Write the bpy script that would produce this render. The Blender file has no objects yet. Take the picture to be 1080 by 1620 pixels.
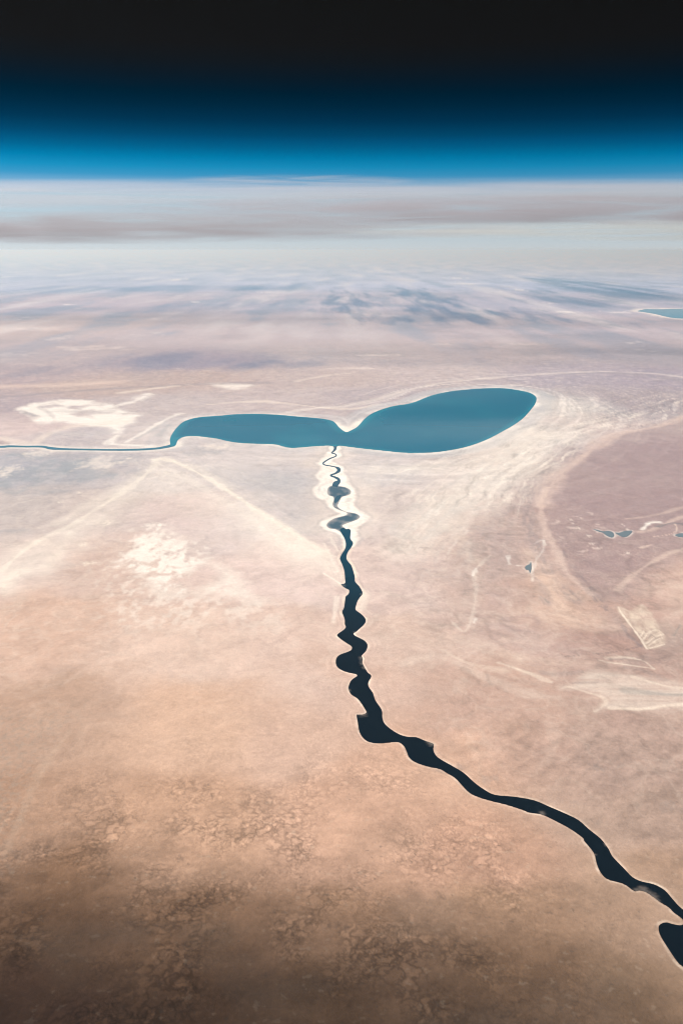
import bpy, bmesh, math, random
import numpy as np
from mathutils import Vector
from mathutils.geometry import tessellate_polygon

sc = bpy.context.scene
C = sc.collection
R = math.radians

# ------------------------------------------------------------------ camera
F = 1403.0                      # focal length, in pixels of a 1620-pixel-high frame
EYE_Y = 395.0                   # picture row of eye level
ALT = 10000.0                   # flying height, metres
PITCH = math.atan((810.0 - EYE_Y) / F)
cam = bpy.data.cameras.new('camera')
cam.sensor_fit = 'VERTICAL'
cam.sensor_height = 36.0
cam.lens = 36.0 * F / 1620.0
cam.clip_start = 10.0
cam.clip_end = 5.0e6
camo = bpy.data.objects.new('camera', cam)
C.objects.link(camo)
camo.location = (0, 0, ALT)
camo.rotation_euler = (R(90) - PITCH, 0, 0)
sc.camera = camo

# ------------------------------------------------------------------ exposure, sun, sky
EXPOSURE = 0.72
EXF = 2.0 ** EXPOSURE
sc.view_settings.view_transform = 'Standard'
sc.view_settings.look = 'None'
sc.view_settings.exposure = EXPOSURE
sc.view_settings.gamma = 1.0
sc.view_settings.use_curve_mapping = False
sc.cycles.use_denoising = True
sc.cycles.denoising_input_passes = 'RGB_ALBEDO_NORMAL'
sc.cycles.denoising_prefilter = 'ACCURATE'
sc.cycles.filter_width = 1.1
sc.cycles.volume_bounces = 0
sc.cycles.max_bounces = 6

SUN_EL, SUN_ROT = 48.0, -68.0
SUN_E = 5.0
SUN_DIR = Vector((math.sin(R(SUN_ROT)) * math.cos(R(SUN_EL)),
                  math.cos(R(SUN_ROT)) * math.cos(R(SUN_EL)), math.sin(R(SUN_EL))))
sun = bpy.data.lights.new('sun', 'SUN')
sun.energy = SUN_E
sun.angle = R(0.53)
SUN_C = (1.0, 0.982, 0.955)
sun.color = SUN_C
suno = bpy.data.objects.new('sun', sun)
C.objects.link(suno)
suno.location = SUN_DIR * 50000
suno.rotation_euler = SUN_DIR.to_track_quat('Z', 'Y').to_euler()


def lin1(v):
    v = v / 255.0
    return v / 12.92 if v <= 0.04045 else ((v + 0.055) / 1.055) ** 2.4


def lin(c):
    return tuple(lin1(v) for v in c)


SKY_STRENGTH = 0.1
world = bpy.data.worlds.new('World')
sc.world = world
world.use_nodes = True
wn, wl = world.node_tree.nodes, world.node_tree.links
sky = wn.new('ShaderNodeTexSky')
sky.sky_type = 'NISHITA'
sky.sun_disc = False
sky.altitude = 10000
sky.sun_elevation = R(SUN_EL)
sky.sun_rotation = R(SUN_ROT)
# the sky at flying height thins out to black above a pale hazy band: the
# tint below multiplies the sky texture, as a function of elevation only
NISH = [(0, (4.38, 6.21, 7.82)), (1, (3.64, 5.51, 7.7)), (2, (2.83, 4.52, 7.01)), (3, (2.29, 3.78, 6.29)),
        (4, (1.92, 3.23, 5.65)), (5, (1.65, 2.8, 5.08)), (6, (1.45, 2.48, 4.61)), (7, (1.29, 2.22, 4.21)),
        (8, (1.16, 2.0, 3.87)), (10, (.98, 1.69, 3.33)), (12, (.84, 1.46, 2.94)), (15, (.71, 1.23, 2.51)),
        (20, (.57, .99, 2.05))]
SKY_ROWS = [(395, (196, 203, 207)), (345, (194, 202, 209)), (312, (188, 195, 210)), (299, (168, 186, 208)),
            (289, (110, 165, 200)), (278, (58, 148, 191)), (265, (22, 139, 185)), (251, (0, 122, 170)),
            (234, (0, 93, 138)), (215, (0, 69, 106)), (193, (0, 49, 79)), (170, (0, 37, 60)),
            (148, (0, 29, 47)), (124, (8, 24, 36)), (98, (17, 22, 27)), (70, (21, 21, 22)), (0, (20, 20, 20))]
geo = wn.new('ShaderNodeTexCoord')
sep = wn.new('ShaderNodeSeparateXYZ')
wl.new(geo.outputs['Generated'], sep.inputs[0])
mr = wn.new('ShaderNodeMapRange')
Z1 = math.sin(R(14.0))
mr.inputs['From Min'].default_value = 0.0
mr.inputs['From Max'].default_value = Z1
wl.new(sep.outputs['Z'], mr.inputs['Value'])
ramp = wn.new('ShaderNodeValToRGB')
wl.new(mr.outputs['Result'], ramp.inputs['Fac'])
els = ramp.color_ramp.elements
for i, (row, col) in enumerate(SKY_ROWS):
    el = math.degrees(math.atan((810 - row) / F) - PITCH)
    nv = [np.interp(el, [n[0] for n in NISH], [n[1][k] for n in NISH]) for k in range(3)]
    c = [min(1.0, lin(col)[k] / EXF / (nv[k] * SKY_STRENGTH)) for k in range(3)] + [1]
    pos = min(1.0, max(0.0, math.sin(R(el)) / Z1))
    e = els[i] if i < 2 else els.new(pos)
    e.position = pos
    e.color = c
mul = wn.new('ShaderNodeMix')
mul.data_type = 'RGBA'
mul.blend_type = 'MULTIPLY'
mul.inputs[0].default_value = 1.0
wl.new(sky.outputs[0], mul.inputs[6])
wl.new(ramp.outputs[0], mul.inputs[7])
bg = wn['Background']
bg.inputs[1].default_value = SKY_STRENGTH
wl.new(mul.outputs[2], bg.inputs[0])

# ------------------------------------------------------------------ air
HAZE_D = 3.3e-6                       # per metre, blue light
HAZE_C = (0.39, 0.68, 1.0)            # blue scatters most
HAZE_G = 0.30
HAZE_L = (0.45, 0.45, 0.44)           # what a very long path looks like, display-linear


def km(px, py):
    """the point of the flat desert seen at a picture position, kilometres"""
    u, v = (px - 540.0) / F, (810.0 - py) / F
    cp, sp = math.cos(PITCH), math.sin(PITCH)
    dy, dz = cp + v * sp, -sp + v * cp
    t = -ALT / 1000.0 / dz
    return (u * t, dy * t)


# ------------------------------------------------------------------ numpy tools
rng = np.random.RandomState(7)
PERM = rng.permutation(256)
PERM = np.concatenate([PERM, PERM, PERM]).astype(np.int32)
GA = rng.rand(256) * 2 * np.pi
GX, GY = np.cos(GA).astype(np.float32), np.sin(GA).astype(np.float32)


def perlin(x, y):
    x = np.asarray(x, np.float32)
    y = np.asarray(y, np.float32)
    xi = np.floor(x).astype(np.int32)
    yi = np.floor(y).astype(np.int32)
    fx = (x - xi).astype(np.float32)
    fy = (y - yi).astype(np.float32)
    xi &= 255
    yi &= 255
    u = fx * fx * fx * (fx * (fx * 6 - 15) + 10)
    v = fy * fy * fy * (fy * (fy * 6 - 15) + 10)

    def g(ix, iy, dx, dy):
        h = PERM[PERM[ix] + iy]
        return GX[h] * dx + GY[h] * dy
    a = g(xi, yi, fx, fy)
    b = g(xi + 1, yi, fx - 1, fy)
    c = g(xi, yi + 1, fx, fy - 1)
    d = g(xi + 1, yi + 1, fx - 1, fy - 1)
    return (a + u * (b - a) + v * (c - a + u * (a - b - c + d))) * 1.5


def fbm(x, y, o=4, seed=0, gain=0.5):
    s, a, t = 0, 1.0, 0
    x = x + seed * 17.31
    y = y + seed * 9.77
    for i in range(o):
        s = s + a * perlin(x, y)
        t += a
        a *= gain
        x = x * 2.03 + 5.2
        y = y * 2.03 + 1.3
    return s / t


def sstep(a, b, x):
    t = np.clip((x - a) / (b - a), 0, 1)
    return t * t * (3 - 2 * t)


def smooth_curve(pts, closed, n=4):
    pts = [Vector(p) for p in pts]
    out, m = [], len(pts)
    for i in range(m if closed else m - 1):
        if closed:
            p0, p1, p2, p3 = pts[i - 1], pts[i], pts[(i + 1) % m], pts[(i + 2) % m]
        else:
            p0, p1, p2, p3 = pts[max(i - 1, 0)], pts[i], pts[i + 1], pts[min(i + 2, m - 1)]
        for k in range(n):
            t = k / n
            out.append(tuple(0.5 * ((2 * p1) + (p2 - p0) * t + (2 * p0 - 5 * p1 + 4 * p2 - p3) * t * t
                                    + (3 * p1 - p0 - 3 * p2 + p3) * t ** 3)))
    if not closed:
        out.append(tuple(pts[-1]))
    return out


def ground_curve(px, closed=True, n=4):
    return np.array([km(*p) for p in smooth_curve(px, closed, n)])


def seg_dist(X, Y, pts, closed, margin):
    """distance (km) to a polyline, arc length along it, inside flag; far vertices keep 1e3"""
    d = np.full(X.shape, 1e3, np.float32)
    s = np.zeros(X.shape, np.float32)
    ins = np.zeros(X.shape, bool)
    lo, hi = pts.min(0) - margin, pts.max(0) + margin
    idx = np.nonzero((X > lo[0]) & (X < hi[0]) & (Y > lo[1]) & (Y < hi[1]))[0]
    x, y = X[idx], Y[idx]
    best = np.full(x.shape, 1e9, np.float32)
    bs = np.zeros(x.shape, np.float32)
    inside = np.zeros(x.shape, bool)
    m, L = len(pts), 0.0
    for i in range(m if closed else m - 1):
        ax, ay = pts[i]
        bx, by = pts[(i + 1) % m]
        ex, ey = bx - ax, by - ay
        l2 = ex * ex + ey * ey + 1e-12
        t = np.clip(((x - ax) * ex + (y - ay) * ey) / l2, 0, 1)
        q = (x - ax - t * ex) ** 2 + (y - ay - t * ey) ** 2
        w = q < best
        best[w] = q[w]
        l = math.sqrt(l2)
        bs[w] = L + t[w] * l
        L += l
        if closed and ay != by:
            cr = ((ay > y) != (by > y)) & (x < (bx - ax) * (y - ay) / (by - ay) + ax)
            inside ^= cr
    d[idx] = np.sqrt(best)
    s[idx] = bs
    ins[idx] = inside
    return d, s, ins


# ------------------------------------------------------------------ outlines (picture rows and columns of the photograph)
LAKE = [(270.5, 706), (269.5, 701), (268.9, 696.3), (270.4, 690.4), (274.8, 683), (280, 676.3), (288.9, 668.1), (299.3, 663.7), (311, 660.7),
        (328.9, 658.8), (351, 657.4), (366, 655.7), (386, 655), (406.5, 654.7), (441, 656.3), (467.6, 658.7), (494, 660.8),
        (512.4, 662.8), (524.6, 665.5), (530.7, 669.5), (535.8, 675.6), (543, 681.4), (548.7, 683.4), (557.2, 679.7),
        (564.4, 675.6), (570, 670), (575.6, 663.4), (583.5, 657), (592.6, 652), (608.9, 646), (625.2, 641.8), (643, 639.3),
        (657.8, 635.3), (669.6, 630.4), (683, 625.5), (700.7, 621.2), (719.3, 618.2), (744.4, 615.7), (766.7, 614.4),
        (788.9, 614), (806.7, 615.3), (826, 618.5), (839.3, 622.2), (846, 626.7), (848, 631), (846, 638.5), (840.7, 646),
        (833.3, 654.8), (824.4, 663.7), (809.6, 674), (794.8, 682.2), (777, 691.9), (756.3, 700.7), (732.6, 708),
        (700, 714), (671, 716.3), (641.5, 716.3), (619.3, 714.4), (597, 712), (575.6, 709.8), (553, 707),
        (537.5, 705.0), (532.8, 706.5), (531.5, 708.5), (528.5, 708.5), (527, 706.5), (520.6, 705.0), (502, 705.6), (481.9, 707.2), (461.5, 708.6), (447.2, 706.2), (435, 703),
        (400.4, 701.8), (388, 701.2), (373.3, 700), (358.5, 697.5), (343.7, 694), (328.9, 691.9), (314, 690.2), (299.3, 689.8),
        (288.9, 691.8), (282.2, 695.6), (280, 699.3), (278.8, 703), (275.5, 706)]
# the river that runs off to the left: centre line and width
WEST = [(-60, 707.5, 3), (0, 706.9, 3), (15.5, 706, 3), (39, 706.4, 2.6), (67, 706.5, 3), (80, 709, 4), (104, 710.4, 2.8), (143, 711.2, 2.5),
        (181.5, 711.7, 2.5), (220, 711.2, 3), (246, 709.6, 3), (258, 707.8, 3.4), (270, 705.2, 4.2), (275, 702.5, 6)]
# the thin meanders leaving the lake
CREEK = [(530.0, 706, 5), (529.8, 710.2, 4), (527, 713.9, 2.2), (524.3, 716.5, 1.7), (528.9, 717.6, 1.5), (531.7, 720, 2.0), (529.8, 722.2, 1.5),
         (521.5, 725.5, 1.7), (514, 730, 1.8), (510.8, 733.1, 2), (514, 735.6, 1.6), (523.3, 737.2, 1.5), (529.8, 738.6, 1.6),
         (535.0, 741.5, 5.2), (535.6, 744.6, 5.2), (530.7, 748.6, 2.6), (522.6, 752, 2), (528.9, 754.6, 2.8), (535.0, 757.9, 4.2),
         (535.4, 762, 5.5), (531, 765.7, 9), (529.5, 770, 9)]
SHALLOW = [(519, 783), (517.5, 778), (519, 772), (525, 768.2), (540, 769.5), (549, 772), (554.5, 776), (554, 781), (548, 784),
           (541, 786), (537.5, 791), (534.5, 797), (533.8, 801), (538, 805), (547, 809.5), (556, 811), (564, 813), (569, 816.5),
           (568, 819.5), (562, 823), (553, 826), (545, 829), (541, 832), (546, 836), (546, 841), (538, 841), (531, 837.4), (522, 836), (517, 833), (517, 829),
           (521, 824.5), (529, 820), (538, 817.5), (547, 815), (549, 812), (545, 809.5), (536, 806.5), (529, 803), (526, 799),
           (526.5, 795), (528, 791), (527, 786), (523, 784.5)]
POOL = [(529, 789), (533, 785), (539, 783), (539, 787), (535, 792), (531.5, 795.5), (528.5, 794)]
RIVER = [(543, 835), (547.5, 837.2), (551, 836.6), (554.4, 838.9), (554, 845.6), (553.9, 852.2), (558.3, 858.9), (555.4, 865.6), (550.7, 872),
         (548, 878.5), (548, 884), (550.7, 888.7), (555.4, 894.3), (557.7, 900.7), (560.9, 911.9), (561.2, 919.3), (564.6, 923.9),
         (569.3, 929.4), (573.4, 938.7), (569.3, 944.3), (565.6, 949.8), (562.8, 958), (562.3, 964.6), (569.3, 970),
         (574.8, 974.8), (578.3, 980.8), (575.9, 987.4), (568.5, 994.4), (562.2, 1000), (559, 1001.9), (561, 1005.4),
         (568.9, 1009.4), (576.7, 1013.9), (581, 1020.4), (578.9, 1028.9), (574.2, 1034.4), (571.9, 1037.4), (573.6, 1042), (572.6, 1046.5), (574.5, 1052),
         (581, 1063.3), (586.2, 1067.6), (586.6, 1071.4), (582.6, 1078.6), (582.8, 1086), (589.5, 1096.2), (593.3, 1107.5),
         (601.7, 1120), (604.2, 1126.7), (604.4, 1135), (608.3, 1145), (620, 1155), (633.3, 1162.5), (646.7, 1165.8),
         (658.3, 1166.3), (671.7, 1171.7), (683.5, 1175.8), (685.8, 1179), (685, 1187), (692, 1198), (711.9, 1210),
         (732.2, 1222), (748.9, 1237), (763.7, 1248), (782.2, 1257.4), (811.9, 1260.2), (844, 1266), (868, 1276), (894, 1287.2),
         (914.4, 1297.4), (931, 1312), (949.6, 1327), (961.7, 1342.8), (968, 1354.8), (986.0, 1373.6), (999.6, 1387.5),
         (1013.9, 1394.4), (1033.3, 1398.9), (1050.2, 1408), (1061.9, 1420.9), (1072.2, 1432.6), (1084, 1443), (1104, 1462),
         (1130, 1490), (1170, 1530), (1215, 1560), (1225, 1610), (1170, 1625), (1120, 1572), (1092, 1541), (1080, 1529.8), (1072.2, 1523.3), (1064.4, 1513), (1056.7, 1501.3),
         (1047.6, 1487), (1042.4, 1476.7), (1041, 1467.6), (1043.9, 1462), (1052.8, 1459.2), (1063, 1461.8), (1073.5, 1463.7),
         (1079, 1462.8), (1081, 1459.5), (1079, 1455), (1074.8, 1450.7), (1064.4, 1443), (1056.7, 1435.2), (1043.7, 1427.4), (1033.3, 1419.6),
         (1023, 1412.5), (1012.6, 1408.4), (1002.2, 1409.3), (988.3, 1399.6), (974.5, 1394.6), (959, 1390.2), (949.6, 1380.7),
         (943.4, 1367), (938.5, 1349.3), (923.7, 1330.7), (921.4, 1325.6), (901.5, 1311.3), (879.3, 1299.3), (857, 1288.8), (837, 1285.6),
         (826.7, 1281.5), (800.7, 1273), (778.5, 1267.6), (756.3, 1261), (741.5, 1253.7), (730.4, 1242.6), (719.3, 1230.6),
         (706.3, 1223), (695.2, 1216.5), (676, 1212.5), (656.7, 1205.8), (646.7, 1198.3), (643.3, 1190), (638.3, 1180),
         (630, 1174.2), (619, 1174.2), (601.7, 1175.8), (585, 1174.2), (575, 1168.3), (568.5, 1158.3), (565.8, 1143.3),
         (563.8, 1131.6), (566, 1130.4), (574, 1130), (579.3, 1127), (577.5, 1122.5), (571.7, 1113.3), (565, 1105), (555.4, 1098.6), (551.3, 1091), (551.2, 1086),
         (554.4, 1077.8), (558.9, 1073.3), (564.6, 1069.4), (562.4, 1066.3), (551, 1063.9), (540, 1060), (533.3, 1055),
         (530.9, 1048.4), (532.2, 1041), (537.8, 1035.6), (548.9, 1031.5), (555.6, 1028), (556, 1022.8), (548.9, 1017.8), (538.9, 1011),
         (533, 1005.4), (536.7, 1001), (543.3, 996.5), (546.9, 991.8), (545.2, 987.8), (545.2, 981.3), (543.8, 975.7),
         (541, 967.9), (543.8, 961.9), (545.5, 950.7), (546.6, 943.8), (550.3, 940.6), (552.1, 936.9), (551.5, 932.9), (547, 930.9),
         (542, 927.6), (539.4, 924.2), (543, 923.8), (546, 921.5), (545.5, 915.6), (544.7, 904.4), (542, 895.2), (538.2, 886.4), (537.8, 882.2),
         (541.5, 874.8), (545.6, 868.3), (546.9, 860), (544.4, 851), (540, 843.9), (537.5, 838)]
PONDS = [
    ([(937, 837), (946, 838.6), (953.3, 840.6), (961.7, 839.8), (969.4, 842.6), (970.6, 848), (966.7, 850.6), (958.3, 847.3), (953, 843), (946, 841)],
     'small blue-grey pond with a thin tail in the mauve plain'),
    ([(971.7, 842.6), (980, 842.6), (986.7, 840.2), (998.6, 839.6), (996.9, 844.4), (990, 849.2), (983.3, 849.2), (976.7, 846)],
     'wedge shaped blue-grey pond right beside the tailed pond'),
    ([(1066.7, 846.7), (1073, 844), (1085, 844), (1092, 848), (1080, 849.5), (1072, 849)],
     'dark pond at the right edge of the mauve plain'),
    ([(829.6, 897.5), (834, 893.5), (837, 892.6), (839, 888.5), (840, 893), (839.6, 901.7), (837.5, 906.7), (835.6, 902), (832, 901.6)],
     'tiny dark ragged pond with a white salt rim'),
]
FAR_LAKE = [(1007.5, 492.4), (1016, 489.8), (1025, 488.8), (1080, 488.6), (1130, 489), (1150, 500), (1120, 506), (1080, 504.2), (1060, 502.5),
            (1035, 496.8), (1020, 494.2)]


def ribbon(cl):
    """both banks of a stream drawn as centre line and width"""
    c = np.array(smooth_curve([(a, b, w) for a, b, w in cl], False, 6))
    T = np.gradient(c[:, :2], axis=0)
    T /= np.linalg.norm(T, axis=1)[:, None] + 1e-9
    N = np.stack([-T[:, 1], T[:, 0]], 1) * c[:, 2:3] * .5
    L, Rr = c[:, :2] + N, c[:, :2] - N
    P = np.array([km(*p) for p in c[:, :2]])
    G = np.array([km(*p) for p in L] + [km(*p) for p in Rr[::-1]])
    return P, None, G


# ------------------------------------------------------------------ desert sheet: a fan of ever wider rings out to the horizon
rows = np.arange(1668.0, 402.0, -1.5)
dep = PITCH + np.arctan((rows - 810.0) / F)
r_mid = (ALT / 1000.0) / np.tan(dep)
r_in = np.linspace(0.3, r_mid[0], 30)[:-1]
r_out = np.geomspace(r_mid[-1], 3000.0, 8)[1:]
rad = np.concatenate([r_in, r_mid, r_out])
fine = np.linspace(R(-33.5), R(33.5), 1030)
rest = np.linspace(R(33.5), R(360 - 33.5), 84)[1:-1]
az = np.concatenate([fine, rest])
NR, NA = len(rad), len(az)
AZ, RD = np.meshgrid(az, rad)
X = (np.sin(AZ) * RD).ravel().astype(np.float32)
Y = (np.cos(AZ) * RD).ravel().astype(np.float32)
RD = RD.ravel().astype(np.float32)

lake_g = ground_curve(LAKE, True, 3)
river_g = ground_curve(RIVER, True, 3)
shal_g = ground_curve(SHALLOW, True, 3)
pool_g = ground_curve(POOL, True, 3)
far_g = ground_curve(FAR_LAKE, True, 4)
west_c, west_w, west_g = ribbon(WEST)
creek_c, creek_w, creek_g = ribbon(CREEK)
pond_g = [ground_curve(p, True, 3) for p, _ in PONDS]

# wobble that keeps every hand-drawn edge from being smooth
WA = fbm(X / 1.7, Y / 1.7, 5, 11)
WB = fbm(X / 1.7, Y / 1.7, 5, 23)
WC = fbm(X / 0.35, Y / 0.35, 4, 31)

d_lake, s_lake, in_lake = seg_dist(X, Y, lake_g, True, 16.0)
d_riv, s_riv, in_riv = seg_dist(X, Y, river_g, True, 2.5)
d_sha, s_sha, in_sha = seg_dist(X, Y, shal_g, True, 2.0)
d_west, s_west, in_west = seg_dist(X, Y, west_g, True, 3.0)
d_crk, s_crk, in_crk = seg_dist(X, Y, creek_g, True, 2.0)
d_far, _, in_far = seg_dist(X, Y, far_g, True, 12.0)
d_pond = np.full(X.shape, 1e3, np.float32)
in_pond = np.zeros(X.shape, bool)
for g in pond_g:
    d, _, i_ = seg_dist(X, Y, g, True, 1.5)
    d_pond = np.minimum(d_pond, d)
    in_pond |= i_
wet = in_lake | in_riv | in_sha | in_far | in_pond | in_west | in_crk

# ------------------------------------------------------------------ soil colours
# (column, row, colour seen); the air in front and the sunlight are divided out to leave the soil's own colour
SOIL = [
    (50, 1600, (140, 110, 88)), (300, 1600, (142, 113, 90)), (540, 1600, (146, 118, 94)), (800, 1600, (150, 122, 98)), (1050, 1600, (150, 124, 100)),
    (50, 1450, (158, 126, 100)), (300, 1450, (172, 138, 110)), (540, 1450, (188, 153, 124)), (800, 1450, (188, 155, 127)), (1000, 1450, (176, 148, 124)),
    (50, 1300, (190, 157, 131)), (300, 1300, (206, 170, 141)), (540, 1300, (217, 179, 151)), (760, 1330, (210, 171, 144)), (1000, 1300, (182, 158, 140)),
    (50, 1150, (198, 168, 144)), (300, 1150, (224, 190, 162)), (480, 1150, (222, 190, 166)), (640, 1230, (222, 184, 156)), (800, 1150, (207, 176, 156)), (1000, 1190, (190, 165, 148)),
    (50, 1000, (224, 192, 168)), (300, 1030, (235, 208, 186)), (480, 1000, (233, 206, 186)), (650, 1000, (224, 198, 178)), (800, 1000, (212, 186, 170)), (960, 1000, (192, 162, 147)), (1060, 1000, (190, 165, 150)),
    (30, 900, (232, 215, 200)), (150, 900, (222, 196, 177)), (450, 900, (238, 216, 201)), (650, 900, (230, 208, 193)), (760, 900, (208, 184, 168)), (890, 930, (212, 182, 162)), (980, 900, (184, 156, 147)), (1060, 930, (204, 172, 156)),
    (30, 800, (207, 196, 186)), (150, 800, (215, 200, 188)), (300, 800, (230, 210, 197)), (420, 800, (226, 213, 203)), (500, 820, (224, 212, 202)), (620, 800, (223, 209, 197)), (740, 800, (224, 206, 192)), (810, 830, (205, 182, 168)), (880, 820, (190, 163, 152)), (960, 800, (176, 152, 148)), (1060, 790, (176, 152, 149)),
    (30, 745, (190, 188, 188)), (120, 745, (190, 188, 186)), (200, 750, (205, 196, 190)), (270, 750, (226, 215, 205)), (350, 740, (226, 216, 206)), (450, 760, (210, 204, 199)), (500, 730, (222, 212, 202)), (600, 750, (222, 214, 205)), (750, 750, (226, 213, 201)), (830, 740, (222, 206, 192)), (900, 760, (188, 166, 158)), (1000, 740, (176, 155, 153)),
    (30, 680, (222, 202, 192)), (120, 690, (208, 198, 192)), (230, 690, (222, 210, 200)), (870, 690, (228, 216, 204)), (950, 680, (214, 197, 187)), (1050, 710, (178, 157, 157)), (1060, 640, (186, 172, 172)),
    (20, 640, (196, 178, 177)), (250, 640, (212, 196, 190)), (450, 635, (212, 194, 188)), (590, 630, (203, 188, 186)), (900, 640, (219, 208, 201)), (1000, 635, (188, 174, 175)),
    (20, 600, (198, 177, 174)), (150, 612, (208, 184, 172)), (300, 600, (205, 182, 172)), (500, 600, (210, 190, 182)), (700, 585, (212, 194, 188)), (900, 595, (190, 178, 182)), (1050, 600, (185, 172, 178)),
    (100, 560, (200, 182, 178)), (300, 572, (178, 164, 170)), (540, 560, (204, 188, 183)), (800, 560, (206, 189, 185)), (1000, 560, (203, 188, 187)),
    (60, 520, (215, 193, 184)), (300, 530, (206, 189, 186)), (540, 520, (206, 192, 190)), (800, 520, (204, 190, 190)), (1000, 520, (203, 190, 192)),
    (100, 480, (200, 186, 188)), (500, 480, (198, 190, 194)), (900, 480, (192, 188, 196)), (100, 450, (194, 192, 198)), (540, 445, (196, 196, 202)), (1000, 450, (190, 194, 204)),
]
LR = np.log(np.maximum(RD, 3.0)) * 3.0
AZv = np.arctan2(X, Y) * 3.2
wx = AZv + 0.05 * WA
wy = LR + 0.10 * WB + 0.5 * fbm(X / 4.0, Y / 4.0, 3, 2) * sstep(40, 20, RD)
acc = np.zeros((X.size, 3), np.float32)
wsum = np.zeros(X.size, np.float32)
GE = SUN_E * math.sin(R(SUN_EL)) / math.pi * EXF


def soil_albedo(col, dist):
    o = []
    PINK = (1.08, 1.035, 1.075) if dist < 60 else (1.0, .985, 1.0)
    for k in range(3):
        T = math.exp(-HAZE_D * HAZE_C[k] * dist * 1000.0)
        v = (lin(col)[k] * PINK[k] - HAZE_L[k] * (1 - T)) / (T * GE * SUN_C[k])
        o.append(min(0.72, max(0.05, v)))
    return o


for px, py, col in SOIL:
    gx, gy = km(px, py)
    rr = math.hypot(gx, gy)
    al = soil_albedo(col, math.hypot(rr, 10.0))
    q = (wx - math.atan2(gx, gy) * 3.2) ** 2 + (wy - math.log(max(rr, 3.0)) * 3.0) ** 2
    w = 1.0 / (q + 0.008) ** 2.1
    wsum += w
    for k in range(3):
        acc[:, k] += w * al[k]
COL = acc / wsum[:, None]


CUR = XS = YS = WAS = WCS = None


def focus(idx):
    """work on these vertices only"""
    global CUR, XS, YS, WAS, WCS
    CUR, XS, YS, WAS, WCS = idx, X[idx], Y[idx], WA[idx], WC[idx]


def blend(color, m):
    m = np.clip(m, 0, 1).astype(np.float32)[:, None]
    c = np.array(color, np.float32)[None, :]
    if len(m) == len(COL):
        COL[:] = COL * (1 - m) + c * m
    else:
        COL[CUR] = COL[CUR] * (1 - m) + c * m


def tone(f):
    f = np.clip(f, 0.2, 2.5).astype(np.float32)[:, None]
    if len(f) == len(COL):
        COL[:] = COL * f
    else:
        COL[CUR] = COL[CUR] * f


def full(sd):
    o = np.full(X.shape, 1e3, np.float32)
    o[CUR] = sd
    return o


WHITE = (0.61, 0.565, 0.52)
CREAM = (0.56, 0.48, 0.415)
GREY = (0.30, 0.30, 0.30)
MAUVE = (0.25, 0.185, 0.18)
BROWN = (0.17, 0.125, 0.095)


def box_of(g, margin):
    lo, hi = g.min(0) - margin, g.max(0) + margin
    focus(np.nonzero((X > lo[0]) & (X < hi[0]) & (Y > lo[1]) & (Y < hi[1]))[0])


LINE_N = 0


def line(px, width_km, margin=None, wob=0.5, n=4):
    """soft ragged band along a drawn line: mask, distance and arc length for the vertices near it"""
    global LINE_N
    LINE_N += 1
    g = ground_curve(px, False, n)
    box_of(g, width_km * 3.5)
    d, s, _ = seg_dist(XS, YS, g, False, width_km * 3.6)
    w = width_km
    nz = fbm(XS / (w * 4), YS / (w * 4), 5, LINE_N % 50)
    vary = 0.75 + 0.9 * fbm(s / (w * 9), s * 0 + LINE_N * .37, 2, 7)
    dd = d / np.clip(vary, .3, 1.4) + w * (wob + .25) * nz
    return (1 - sstep(w * 0.15, w * 1.1, dd)) * (1 + .35 * nz), d, s


def patch(px, soft_km, wob_km, margin=None):
    g = ground_curve(px, True, 3)
    box_of(g, 2.0 * (soft_km + wob_km))
    d, _, i_ = seg_dist(XS, YS, g, True, 50)
    sd = np.where(i_, -d, d) + wob_km * (WAS + 0.5 * WCS)
    return 1 - sstep(-soft_km, soft_km, sd), sd


# broad uneven tone
tone(1 + 0.05 * fbm(X / 6.0, Y / 6.0, 5, 3) + 0.06 * WA + .05 * WC)
# marbled crust: thin pale and dark veins that follow old flow
mid = sstep(15, 24, RD) * sstep(110, 70, RD)
ax, ay = X + 1.1 * WA + .3 * WC, Y + 1.1 * WB + .3 * WC
v1 = 1 - np.abs(fbm(ax / 2.6, ay / 3.2, 4, 27)) * 3.2
v2 = 1 - np.abs(fbm(ax / 1.1, ay / 1.4, 4, 29)) * 3.2
blend((0.58, 0.50, 0.43), mid * (.12 * sstep(.7, 1, v1) + .10 * sstep(.6, 1, v2)))
v3 = 1 - np.abs(fbm(ax / 1.9 + 40, ay / 2.4, 4, 28)) * 3.2
tone(1 - mid * .09 * sstep(.6, 1, v3))
# far plains: dark and bluish mottles, pale dry pans
far = sstep(75, 110, RD)
n1 = fbm(X / 22.0, Y / 26.0, 5, 41)
n2 = fbm(X / 8.0, Y / 12.0, 5, 47)
tone(1 - far * 0.14 * sstep(0.0, 0.35, n1))
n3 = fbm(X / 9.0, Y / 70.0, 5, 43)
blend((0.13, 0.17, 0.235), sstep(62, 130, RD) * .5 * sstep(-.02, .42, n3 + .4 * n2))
blend((0.55, 0.53, 0.52), sstep(80, 130, RD) * .35 * sstep(.0, .45, -n3))
pan = far * sstep(0.30, 0.5, n2) * 0.28 * sstep(-.1, .3, WB)
blend(WHITE, pan)


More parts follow.
